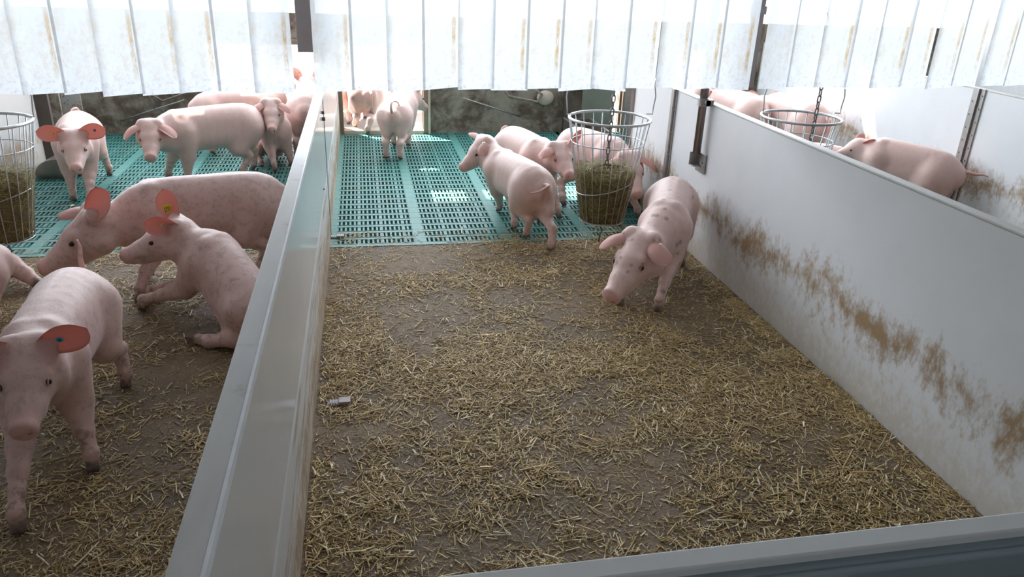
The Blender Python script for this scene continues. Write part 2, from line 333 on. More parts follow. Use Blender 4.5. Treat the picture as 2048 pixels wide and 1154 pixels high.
b.box(x-.012, x, 5.12-cy, 5.24-cy, 0, 1.05); b.box(x-.028, x-.012, 5.165-cy, 5.195-cy, 0, 1.05)
screws(b, x-.012, 5.14-cy, [.3+.1*i for i in range(8)], -1); screws(b, x-.012, 5.222-cy, [.35+.1*i for i in range(7)], -1)
b.build('seam_post', M['steel'], r)
partition(XLL-.05, XLL, .55, 7.2, 1.0, M['wall_plain'], 'white partition at the left edge behind the hay basket')
# gate at the front
g = empty('pen_gate', ((XL+XR)/2, .815, 0)); tag(g, 'grey painted gate with flat top rail across the front of the middle pen', 'gate')
hw = (XR-XL)/2
boxes('panel', M['gate_face'], [(-hw+.01, hw-.005, -.02, .012, .02, .985)], g)
boxes('top_rail', M['gate'], [(-hw+.01, hw-.005, -.005, .035, .955, 1.0)], g, bevel=.004)
boxes('lower_rail', M['gate_face'], [(-hw+.01, hw-.005, -.035, -.005, .93, .982)], g, bevel=.004)
# steel pipe with clamp on the right partition
pr = empty('support_pipe', (XR-.045, 4.64, .62)); tag(pr, 'brown steel pipe clamped to the right partition above a bracket', 'pipe')
MB_ = MB(); MB_.tube([(0, 0, .08), (0, 0, 2.66)], .026, 16); MB_.build('pipe', M['dark_steel'], pr, smooth=True)
b = MB(); b.tube([(0, 0, .39), (0, 0, .44)], .034, 16); b.box(0, .05, -.05, .0, .395, .435); b.tube([(.012, -.05, .415), (.012, .02, .415)], .02, 8); b.build('clamp', M['steel'], pr)
b = MB(); b.box(-.026, .04, -.035, .05, .0, .008); b.box(.026, .04, -.075, .05, -.04, .085); b.box(-.03, .03, .03, .038, 0, .085); b.tube([(.014, -.05, .03), (.026, -.05, .03)], .009, 8); b.build('bracket', M['steel'], pr)
# posts seen through the slits of the curtain
pm = boxes('hanging_post', M['mauve'], [(-.05, .05, -.03, .03, 0, 1.94)], None, (-.275, 4.32, 1.345), bevel=.004); tag(pm, 'mauve grey post seen through the left curtain slit', 'post')
MBb = MB(); MBb.tube([(.035, -.031, .15), (.035, -.037, .15)], .008, 8); MBb.build('bolt', M['bolt'], pm)
pm = boxes('hanging_post', M['mauve'], [(-.02, .035, -.03, .03, 0, 2.10)], None, (2.255, 4.32, 1.18), bevel=.004); tag(pm, 'narrow brownish post with a clamp seen through the right curtain slit', 'post')
boxes('clamp', M['steel'], [(-.026, .041, -.036, .036, .41, .455)], pm)
# ------------------------------------------------------------------ things on and before the back wall
def rod(name, p, q, rad, label):
    b = MB(); p, q = Vector(p), Vector(q); b.tube([Vector((0, 0, 0)), q-p], rad, 8); d = (q-p)
    for f in (.04, .96): b.tube([d*f, d*f+Vector((0, .05, 0))], rad*.8, 6)
    return tag(b.build(name, M['steel'], None, p, True), label, 'rod')
rod('latch_rod', (1.10, 8.59, .40), (1.77, 8.59, .19), .009, 'thin steel rod sloping down across the middle back wall')
rod('latch_rod', (-2.50, 8.59, .15), (-1.84, 8.59, .37), .009, 'thin steel rod sloping up across the left back wall')
b = MB(); b.tube([(-2.3, 8.58, .52), (-2.05, 8.58, .36), (-1.75, 8.58, .47)], .008, 6); b.tube([(-2.18, 8.58, .45), (-2.14, 8.58, .27)], .005, 6); b.tube([(-2.0, 8.58, .5), (-1.9, 8.58, .36)], .005, 6)
tag(b.build('door_stay', M['dark_steel'], None, None, True), 'bent dark door stay above the sloping rod on left back wall', 'stay')
b = MB(); b.tube([(1.55, 8.58, .50), (1.62, 8.58, .42), (1.95, 8.58, .36), (2.0, 8.58, .44), (1.9, 8.58, .52)], .014, 8); b.tube([(1.72, 8.58, .4), (1.74, 8.58, .2)], .006, 6)
tag(b.build('door_stay', M['back'], None, None, True), 'curved pale bar high on the middle back wall', 'stay')
b = MB(); b.sphere((2.05, 8.62, .40), .085, 16, (1.2, .4, 1)); tag(b.build('drinker_cup', M['light_frame'], None, None, True), 'round pale drinker on the middle back wall near the corner', 'drinker')
tag(boxes('corner_board', M['dark_back'], [(2.27, 2.33, 8.5, 8.64, 0, 1.1)]), 'dark upright post in the far corner of the middle pen', 'post')
tag(boxes('corner_board', M['green_board'], [(2.45, 2.80, 8.45, 8.49, 0, 1.1)]), 'grey green board beside the bright gap in the back corner', 'board')
tag(boxes('corner_board', M['steel'], [(2.86, 3.02, 8.2, 8.24, 0, 1.1)]), 'blue grey board just right of the bright gap', 'board')
tag(boxes('corner_board', M['rust_board'], [(2.72, 3.02, 7.30, 7.34, 0, 1.1)]), 'reddish brown board behind the middle hay basket', 'board')
tag(boxes('corner_board', M['dark_back'], [(-2.78, -2.66, 7.25, 7.29, 0, 1.1)]), 'dark narrow board beside the left white partition', 'board')
tag(boxes('corner_board', M['dark_back'], [(-3.3, -2.95, 8.2, 8.24, 0, 1.2)]), 'dark board deep in the left back corner', 'board')
tag(boxes('corner_board', M['back'], [(-3.0, -2.8, 7.9, 7.94, 0, 1.2), ]), 'brown grey board behind the left pig', 'board')
b = MB(); b.box(-.09, .09, -.01, .01, 0, .9)
b.cur = 1
for _ in range(26):
    x_, z_ = random.uniform(-.08, .08), random.uniform(.3, .88); b.tube([(x_, -.013, z_), (x_, -.009, z_)], .005, 6)
tag(b.build('perforated_board', [M['wall_plain'], M['bolt']], None, (-2.88, 8.45, 0)), 'pale board with small dark holes at the left back wall', 'board')
def trough(loc, size, label, rot=0):
    r = empty('feed_trough', loc); r.rotation_euler.z = rot; tag(r, label, 'trough'); w, d, h = size; T = .012
    boxes('trough_body', M['dark_steel'], [(-w/2, w/2, -d/2, d/2, 0, T), (-w/2, -w/2+T, -d/2, d/2, 0, h), (w/2-T, w/2, -d/2, d/2, 0, h), (-w/2, w/2, -d/2, -d/2+T, 0, h), (-w/2, w/2, d/2-T, d/2, 0, h)], r, bevel=.003)
    boxes('rim', M['steel'], [(-w/2-.01, -w/2+T, -d/2, d/2, h, h+.012), (w/2-T, w/2+.01, -d/2, d/2, h, h+.012), (-w/2, w/2, -d/2-.01, -d/2+T, h, h+.012)], r)
    boxes('feed', M['haycore'], [(-w/2+T, w/2-T, -d/2+T, d/2-T, T, h*.45)], r)
trough((2.38, 7.95, .002), (.30, .95, .20), 'dark open metal trough in the far right corner of middle pen')
trough((2.08, 5.86, .002), (.20, .36, .17), 'small dark trough by the end of right partition')
b = MB(); b.box(-.14, .14, -.1, .1, 0, .03)
vs = []; N = 14
for k in range(N+1):
    a = PI*k/N; vs += [(math.cos(a)*.17, -.11, .03+math.sin(a)*.13), (math.cos(a)*.17, .11, .03+math.sin(a)*.13)]
b.add(vs, [(2*k, 2*k+1, 2*k+3, 2*k+2) for k in range(N)]+[tuple(2*k for k in range(N+1))[::-1], tuple(2*k+1 for k in range(N+1))])
tag(b.build('drinking_bowl', M['dark_steel'], None, (-2.56, 6.98, .003)), 'dark rounded drinking bowl on slats left of the pig with red ears', 'bowl')
for (x_, y_, lb) in [(-.16, 2.97, 'small pale metal bracket in the straw at foot of the glossy partition'), (-.22, 5.17, 'small ribbed bracket at the slat edge by the glossy partition')]:
    b = MB(); b.box(-.05, .05, -.02, .02, 0, .006); b.box(.0, .05, -.022, .022, .006, .016)
    for k in range(4): b.box(-.04+k*.012, -.034+k*.012, -.018, .018, .006, .012)
    tag(b.build('floor_bracket', M['mauve'], None, (x_, y_, .003), bevel=.001), lb, 'bracket')
# overhead curtain rail
tag(boxes('curtain_rail', M['steel'], [(-2.3, 5.1, 4.13, 4.17, 3.2, 3.3)]), 'steel rail carrying the plastic strips under the ceiling', 'rail')
# ------------------------------------------------------------------ plastic strip curtain
def strip(xc, zb, w, ang, skew, label):
    NX, NZ = 6, 24; vs = []; H = 3.22-zb; ph = random.uniform(0, 6)
    for j in range(NZ+1):
        for i in range(NX+1):
            u = i/NX-.5; v = j/NZ
            vs.append((u*w, .003*math.cos(u*PI)*(1-v)+.003*math.sin(ph+v*5)+u*ang*.05, H*v+(skew*u if j == 0 else skew*u*(1-v))))
    b = MB(); b.add(vs, [(j*(NX+1)+i, j*(NX+1)+i+1, (j+1)*(NX+1)+i+1, (j+1)*(NX+1)+i) for j in range(NZ) for i in range(NX)])
    o = b.build('curtain_strip', M['strip'], None, (xc, 4.15, zb), True)
    tag(o, label, 'curtain strip', 'clear plastic curtain strips'); return o
ordn = ['first', 'second', 'third', 'fourth', 'fifth', 'sixth', 'seventh', 'eighth', 'ninth', 'tenth', 'eleventh', 'twelfth', 'thirteenth', 'fourteenth', 'fifteenth']
def run(x0, x1, n, zb, sec, k0=0):
    p = (x1-x0)/n
    for k in range(n):
        s = strip(x0+p*(k+.5)+.004, zb+random.uniform(-.008, .008)+.04*(x0+p*k-.5)/4, p+.014, random.choice((-.4, .4, .6)), random.choice((-.006, .004, .010, .016, -.014)), 'stained plastic curtain strip, %s from left in the %s' % (ordn[k], sec))
        s.location.y += .016*(k % 2)
run(-1.98, -.355, 9, 1.168, 'left run'); run(-.235, 2.17, 13, 1.178, 'middle run'); run(2.24, 4.6, 13, 1.182, 'right run')
# ------------------------------------------------------------------ hay baskets
def ribbons(cent, dirs, L, Wd, thick, name, mat, parent=None, loc=None, curv=None):
    n = len(cent); up = rng.normal(size=(n, 3))*.25; up[:, 2] += 1
    side = np.cross(dirs, up); side /= np.linalg.norm(side, axis=1)[:, None]+1e-9; nu = np.cross(side, dirs)
    L = L[:, None]; Wd = Wd[:, None]; V = []
    for e in (-.5, 0, .5):
        mid = cent+dirs*L*e+(nu*L*.06*(1 if curv is None else curv[:, None]) if e == 0 else 0)
        V += [mid-side*Wd*.5, mid+nu*thick, mid+side*Wd*.5]
    V = np.stack(V, 1).reshape(-1, 3); base = (np.arange(n)*9)[:, None]
    F = np.array([[0, 1, 4, 3], [1, 2, 5, 4], [3, 4, 7, 6], [4, 5, 8, 7], [2, 0, 3, 5], [5, 3, 6, 8]])
    Fa = (base[:, :, None]+F[None]).reshape(-1, 4)
    me = bpy.data.meshes.new(name); me.vertices.add(len(V)); me.vertices.foreach_set('co', V.ravel())
    me.loops.add(Fa.size); me.loops.foreach_set('vertex_index', Fa.ravel().astype(np.int32))
    me.polygons.add(len(Fa)); me.polygons.foreach_set('loop_start', np.arange(0, Fa.size, 4, dtype=np.int32))
    me.update(calc_edges=True); me.materials.append(mat)
    at = me.attributes.new('tone', 'FLOAT', 'POINT'); tone = np.repeat(rng.beta(1.6, 2.0, n), 9); at.data.foreach_set('value', tone.astype(np.float32))
    return link(name, me, parent, loc)
def chain_mesh(p0, p1, r=.0045, ll=.052):
    b = MB(); p0, p1 = Vector(p0), Vector(p1); d = p1-p0; n = max(2, int(d.length/(ll*.80))); d.normalize()
    s1 = d.cross(Vector((0, 1, 0))); s1.normalize(); s2 = d.cross(s1)
    for i in range(n):
        c = p0+d*ll*.80*(i+.5); s = s1 if i % 2 else s2; pts = []
        for k in range(12):
            a = 2*PI*k/12; x, y = math.cos(a), math.sin(a); pts.append(c+s*x*.011+d*(y*.011+(ll/2-.013)*(1 if y > 0 else -1)*min(1, abs(y)*3)))
        b.tube(pts, r, 6, closed=True)
    return b
def basket(loc, label, hay, tilt=(0, 0), rt=.262, rb=.145, h=.68, nw=22):
    r = empty('hay_basket', loc); r.rotation_euler = (tilt[0], tilt[1], 0); tag(r, label, 'hay basket', 'hanging wire hay baskets')
    def ring(rad, z, wr, ph=0, tiltz=0):
        b = MB(); b.tube([(rad*math.cos(2*PI*k/36), rad*math.sin(2*PI*k/36), z+tiltz*math.cos(2*PI*k/36)) for k in range(36)], wr, 8, closed=True); return b
    ring(rt, h, .009).build('rim', M['wire'], r, smooth=True)
    def rad(z): return rb+(rt-rb)*z/h
    ring(rad(h*.78), h*.78, .0035).build('ring', M['wire'], r, smooth=True); ring(rad(h*.36), h*.36, .0035, 0, .05).build('ring', M['wire'], r, smooth=True); ring(rb, 0, .0045).build('ring', M['wire'], r, smooth=True)
    for k in range(nw):
        a = 2*PI*(k+random.uniform(-.12, .12))/nw; a2 = a+random.uniform(-.06, .06); b = MB()
        b.tube([(rt*math.cos(a), rt*math.sin(a), h), (rad(h*.5)*math.cos((a+a2)/2)*1.01, rad(h*.5)*math.sin((a+a2)/2)*1.01, h*.5), (rb*math.cos(a2), rb*math.sin(a2), 0), (rb*.45*math.cos(a2), rb*.45*math.sin(a2), -.02)], .0032, 6)
        b.build('wire', M['wire'], r, smooth=True)
    for s in (-1, 1):
        b = MB(); x = s*(rt+.012)
        b.tube([(x-s*.03, 0, h+.03), (x+s*.012, 0, h+.028), (x+s*.012, 0, h+.06), (x+s*.022, 0, h+.14), (x, 0, h+.26), (s*rt*.55, 0, h+.50), (s*.02, 0, h+.72)], .0045, 8); b.build('handle', M['wire'], r, smooth=True)
    b = MB()
    for a in (0, PI/3, 2*PI/3): b.tube([(rb*math.cos(a), rb*math.sin(a), 0), (-rb*math.cos(a), -rb*math.sin(a), 0)], .004, 6)
    b.build('base', M['wire'], r)
    b = MB(); b.tube([(0, 0, -.005), (.0, 0, -.06), (.012, 0, -.085), (0, 0, -.10), (-.004, 0, -.16)], .005, 6); b.build('hook', M['chain'], r, smooth=True)
    if hay:
        # packed hay, a thing lying in the basket
        top = h*hay; b = MB(); NS = 28; rows = [(0.01, .88), (.1, .93), (.2, .93), (.3, .92), (.42, .88), (.5, .6), (.52, 0.01)]
        for (q, k) in rows:
            z = q/.5*top
            for i in range(NS):
                a = 2*PI*i/NS; rr = rad(min(z, h))*k*(1+.05*math.sin(a*5+q*20)+.03*random.random()); b.v.append((rr*math.cos(a), rr*math.sin(a), z+.015*math.sin(a*2+1)*q*4))
        for j in range(len(rows)-1):
            for i in range(NS): b.f.append((j*NS+i, j*NS+(i+1) % NS, (j+1)*NS+(i+1) % NS, (j+1)*NS+i)); b.mi.append(0)
        b.f.append(tuple(range(NS))[::-1]); b.mi.append(0)
        ho = b.build('hay', M['haycore'], None, loc, True); tag(ho, 'packed green brown hay filling %s' % hay_names[label], 'hay', 'hay in the baskets', 'stuff')
        n = 4200; a = rng.uniform(0, 2*PI, n); z = rng.uniform(0, 1, n)**.8*top; surf = rng.uniform(0, 1, n) < .68
        rr = np.where(surf, .93+rng.normal(0, .035, n), np.sqrt(rng.uniform(0, .9, n))); z = np.where(surf, z, top*rng.uniform(.9, 1.12, n)); R_ = (rb+(rt-rb)*z/h)*rr
        cen = np.stack([R_*np.cos(a), R_*np.sin(a), z], 1); tang = np.stack([-np.sin(a), np.cos(a), np.zeros(n)], 1); upv = np.stack([.17*np.cos(a), .17*np.sin(a), np.ones(n)], 1)
        th = rng.uniform(-PI, PI, n)[:, None]; dr = tang*np.cos(th)+upv*np.sin(th)*.7; rnd = rng.normal(size=(n, 3))*np.array([1, 1, .35]); dr = np.where(surf[:, None], dr+rng.normal(size=(n, 3))*.12, rnd); dr /= np.linalg.norm(dr, axis=1)[:, None]
        ribbons(cen, dr, rng.uniform(.02, .085, n), rng.uniform(.0012, .003, n), .001, 'hay_stalk', M['hay'], ho, None, rng.normal(size=n)*1.5)['kind'] = 'stuff'
    return r
B2 = (1.555, 4.72, .235)
hay_names = {'empty': '', 'wire hay basket half full of hay in the middle pen': 'the middle hay basket', 'wire hay basket full of hay cut by the left edge of the photo': 'the left hay basket', 'empty looking wire basket showing above the right partition': ''}
basket(B2, 'wire hay basket half full of hay in the middle pen', .50)
basket((-2.105, 4.72, .22), 'wire hay basket full of hay cut by the left edge of the photo', .54)
basket((2.92, 4.75, .235), 'empty looking wire basket showing above the right partition', 0)
for (p0, p1, lb) in [((1.56, 4.72, .60), (1.62, 4.74, 3.18), 'dark steel chain hanging down into the middle hay basket'), ((3.02, 4.75, .45), (3.06, 4.75, 3.18), 'dark steel chain hanging down into the right pen basket'), ((-2.105, 4.72, .6), (-2.1, 4.74, 3.18), 'dark steel chain above the left hay basket, behind the plastic strips')]:
    tag(chain_mesh(p1, p0).build('hanging_chain', M['chain'], None, None, True), lb, 'chain')
# ------------------------------------------------------------------ straw on the floor
def vnoise(x, y, f, seed):
    g = np.random.default_rng(seed).uniform(0, 1, (64, 64)); X = (x*f) % 63; Y = (y*f) % 63; i, j = X.astype(int), Y.astype(int); u, v = X-i, Y-j
    u = u*u*(3-2*u); v = v*v*(3-2*v); i2, j2 = (i+1) % 64, (j+1) % 64
    return (g[i, j]*(1-u)+g[i2, j]*u)*(1-v)+(g[i, j2]*(1-u)+g[i2, j2]*u)*v
def straw(name, x0, x1, y0, y1, n, label, dens):
    x = rng.uniform(x0+.012, x1-.012, n*3); y = rng.uniform(y0, y1, n*3)
    w = dens(x, y)*(.12+1.6*np.clip(vnoise(x+9, y+3, 2.6, 5)*.6+vnoise(x+4, y+1, 8, 6)*.55-.30, 0, 1)**1.3*1.3); keep = rng.uniform(0, 1, n*3) < w
    x, y = x[keep], y[keep]; n = len(x); a = rng.uniform(0, 2*PI, n); L = np.clip(rng.lognormal(-3.5, .55, n), .006, .12); fl = rng.uniform(0, 1, n) < .42; L = np.where(fl, rng.uniform(.004, .018, n), L)
    pitch = rng.normal(0, .10, n); d = np.stack([np.cos(a)*np.cos(pitch), np.sin(a)*np.cos(pitch), np.sin(pitch)], 1)
    z = .0015+np.abs(d[:, 2])*L*.5+rng.uniform(0, .010, n)*np.clip(w[keep], 0, 1)
    hl = L/2*np.abs(d[:, 0]); x = np.clip(x, x0+hl+.004, x1-hl-.004)
    o = ribbons(np.stack([x, y, z], 1), d, L, np.clip(rng.lognormal(-5.65, .42, n), .0015, .008), .0012, name, M['straw'], None, None, rng.normal(size=n)*.5); tag(o, label, 'straw', None, 'stuff'); return o
dm = lambda x, y: np.clip(1.15-.55*np.clip((y-3.2)/1.4, 0, 1)-.35*np.clip((.9-x)/1.1, 0, 1)*np.clip((y-2.6)/.8, 0, 1), 0, 1.2)
straw('loose_straw', XL, XR, .9, 5.02, 66000, 'chopped yellow straw scattered over the floor of the middle pen', dm)
straw('loose_straw', XLL, XL0, 1.0, 5.1, 36000, 'chopped yellow straw scattered over the floor of the left pen', lambda x, y: np.full_like(x, .7))
straw('loose_straw', XR-.14, XR, 1.0, 4.9, 5000, 'thin drift of straw along the foot of the right partition', lambda x, y: np.full_like(x, 1.))
straw('loose_straw', XL, XR, 5.0, 5.25, 700, 'few straw bits lying on the front edge of the teal slats', lambda x, y: np.full_like(x, 1.))
# ------------------------------------------------------------------ pigs
def rc(p, a, b, r1, r2):
    # distance to a round cone between a and b
    ba = b-a; l2 = float(ba@ba); rr = r1-r2; a2 = max(l2-rr*rr, 1e-9); il2 = 1/l2
    pa = p-a; y = pa@ba; z = y-l2; q = pa*l2-y[..., None]*ba; x2 = (q*q).sum(-1); y2 = y*y*l2; z2 = z*z*l2
    k = np.sign(rr)*rr*rr*x2
    d = (np.sqrt(x2*a2*il2)+y*rr)*il2-r1
    c1 = np.sign(z)*a2*z2 > k; c2 = np.sign(y)*a2*y2 < k
    d = np.where(c2, np.sqrt(x2+y2)*il2-r1, d); d = np.where(c1, np.sqrt(x2+z2)*il2-r2, d); return d
def A(v): return np.array(v, float)
def nrm(v): return v/(np.linalg.norm(v)+1e-12)
class Field:
    def __init__(s, lo, hi, h):
        s.h = h; s.lo = lo; s.n = np.ceil((hi-lo)/h).astype(int)+1
        s.ax = [lo[i]+h*np.arange(s.n[i]) for i in range(3)]; s.d = np.full(s.n, .2)
    def put(s, fn, lo, hi, k, sub=False):
        m = k+.03; i0 = np.maximum(((lo-m-s.lo)/s.h).astype(int), 0); i1 = np.minimum(((hi+m-s.lo)/s.h).astype(int)+2, s.n)
        if (i1 <= i0).any(): return
        G = np.stack(np.meshgrid(*[s.ax[i][i0[i]:i1[i]] for i in range(3)], indexing='ij'), -1); d = fn(G)
        sl = tuple(slice(i0[i], i1[i]) for i in range(3)); o = s.d[sl]
        if sub: h = np.clip(.5-.5*(o+d)/k, 0, 1); s.d[sl] = o*(1-h)-d*h+k*h*(1-h)
        else: h = np.clip(.5+.5*(o-d)/k, 0, 1); s.d[sl] = o*(1-h)+d*h-k*h*(1-h)
    def cone(s, a, b, r1, r2, k=.03, sub=False):
        a, b = A(a), A(b)
        if np.linalg.norm(b-a) < abs(r1-r2)+1e-4: b = a+nrm(b-a+A([1e-6, 0, 0]))*(abs(r1-r2)+1e-4)
        R = max(r1, r2); s.put(lambda p: rc(p, a, b, r1, r2), np.minimum(a, b)-R, np.maximum(a, b)+R, k, sub)
    def ball(s, c, r, k=.03, sub=False): s.cone(c, A(c)+A([0, 0, 1e-3]), r, r, k, sub)
    def disc(s, c, ax, r, t, k=.012):
        c = A(c); ax = nrm(A(ax))
        def fn(p):
            q = p-c; y = q@ax; x = np.sqrt(np.maximum((q*q).sum(-1)-y*y, 0)); dx = x-(r-.008); dy = np.abs(y)-(t-.006)
            return np.minimum(np.maximum(dx, dy), 0)+np.sqrt(np.maximum(dx, 0)**2+np.maximum(dy, 0)**2)-.007
        s.put(fn, c-r-.01, c+r+.01, k)
    def at(s, p):
        q = (A(p)-s.lo)/s.h; i = np.clip(q.astype(int), 0, s.n-2); f = q-i; v = 0
        for dx in (0, 1):
            for dy in (0, 1):
                for dz in (0, 1): v += s.d[i[0]+dx, i[1]+dy, i[2]+dz]*(f[0] if dx else 1-f[0])*(f[1] if dy else 1-f[1])*(f[2] if dz else 1-f[2])
        return v
    def hit(s, o, d, mx=.3):
        o, d = A(o), nrm(A(d)); t = 0
        while t < mx:
            v = s.at(o+d*t)
            if v > 0: return o+d*t
            t += max(.001, -v*.6)
        return o+d*t
    def nets(s):
        d = s.d; d[[0, -1]] = .1; d[:, [0, -1]] = .1; d[:, :, [0, -1]] = .1
        n = np.array(d.shape)-1; sg = d < 0
        cnt = np.zeros(n); acc = np.zeros(tuple(n)+(3,))
        c = lambda dx, dy, dz, arr: arr[dx:n[0]+dx, dy:n[1]+dy, dz:n[2]+dz]
        E = []
        for ax in range(3):
            o = [i for i in range(3) if i != ax]
            for u in (0, 1):
                for v in (0, 1):
                    a = [0, 0, 0]; a[o[0]] = u; a[o[1]] = v; b = list(a); b[ax] = 1; E.append((a, b))
        for a, b in E:
            da, db = c(*a, d), c(*b, d); x = (da < 0) != (db < 0); t = np.where(x, da/np.where(x, da-db, 1), 0)
            cnt += x
            for i in range(3): acc[..., i] += np.where(x, a[i]+t*(b[i]-a[i]), 0)
        use = cnt > 0; idx = -np.ones(n, int); idx[use] = np.arange(use.sum()); I = np.argwhere(use)
        V = s.lo+(I+acc[use]/cnt[use][:, None])*s.h; Q = []
        for ax in range(3):
            o = [i for i in range(3) if i != ax]; sl0 = [slice(1, m) for m in n]; sl0[ax] = slice(0, n[ax])
            s1 = [slice(1, m) for m in n]; s1[ax] = slice(1, n[ax]+1); a = sg[tuple(sl0)]; b = sg[tuple(s1)]
            P = np.argwhere(a != b)
            if not len(P): continue
            fl = a[tuple(P.T)]; off = np.ones(3, int); off[ax] = 0; P = P+off
            def g(u, v):
                q = P.copy(); q[:, o[0]] -= u; q[:, o[1]] -= v; return idx[tuple(q.T)]
            q = np.stack([g(0, 0), g(1, 0), g(1, 1), g(0, 1)], 1)
            if ax == 1: fl = ~fl
            q[~fl] = q[~fl][:, ::-1]; Q.append(q)
        return V, np.concatenate(Q)
def ear_sheet(base, ln, nr, L, Wd, curl, tip, thick=.006):
    # a cupped leaf: base point, length direction, direction the cup opens to
    ln = nrm(A(ln)); nr = A(nr); nr = nrm(nr-ln*(nr@ln)); sd_ = np.cross(ln, nr); NU, NV = 12, 8; out = []
    for side in (0, 1):
        for i in range(NU+1):
            u = i/NU; w = Wd*(.66+1.15*u-.35*u*u)*(1-u**2.6)**.62 if u < 1 else 0.002; w = max(w, .002)
            th = tip*max(0, u-.30)**1.4; c_ = base+ln*L*(u*math.cos(th*.5))+nr*L*u*math.sin(th)*.8
            cu = curl*(1-.62*u)
            for j in range(NV+1):
                v = j/NV*2-1; a = v*cu; R = (w/2)/max(cu, .15)
                p = c_+sd_*math.sin(a)*R+nr*(1-math.cos(a))*R*1.0
                if side: p = p-nr*thick*(1-.55*u)*(1-.7*abs(v)**3)
                out.append(p)
    m = (NU+1)*(NV+1); F = []; mi = []
    for i in range(NU):
        for j in range(NV):
            q = (i*(NV+1)+j, i*(NV+1)+j+1, (i+1)*(NV+1)+j+1, (i+1)*(NV+1)+j); F.append(q[::-1]); mi.append(2); F.append(tuple(x+m for x in q)); mi.append(1)
    for i in range(NU):
        for j in (0, NV):
            a, b2 = i*(NV+1)+j, (i+1)*(NV+1)+j; F.append((a, b2, b2+m, a+m)); mi.append(1)
    for j in range(NV): a, b2 = NU*(NV+1)+j, NU*(NV+1)+j+1; F.append((a, b2, b2+m, a+m)); mi.append(1)
    mid = base+ln*L*.55
    return np.array(out), F, mi, mid, ln, nr, sd_
UP = A([0, 0, 1])
EARPOSE = {'side': ((.12, 1, .42), (1, -.1, .15), .85, .25), 'cup': ((.3, 1, .15), (.6, -.1, .8), 1.2, .2), 'up': ((-.1, .55, 1), (.8, .5, 0), 1.2, .2), 'fwd': ((.62, .80, .22), (.35, -.3, -1), 1.35, .8), 'flop': ((.50, .9, .12), (.5, -.3, -1), 1.15, 1.0), 'back': ((-.85, .6, .25), (.2, .9, -.35), 1.2, .0), 'down': ((.35, .8, -.45), (.6, -.6, -.6), 1.1, .5), 'flat': ((-.25, 1, .15), (.75, 0, -.6), 1.0, .4)}
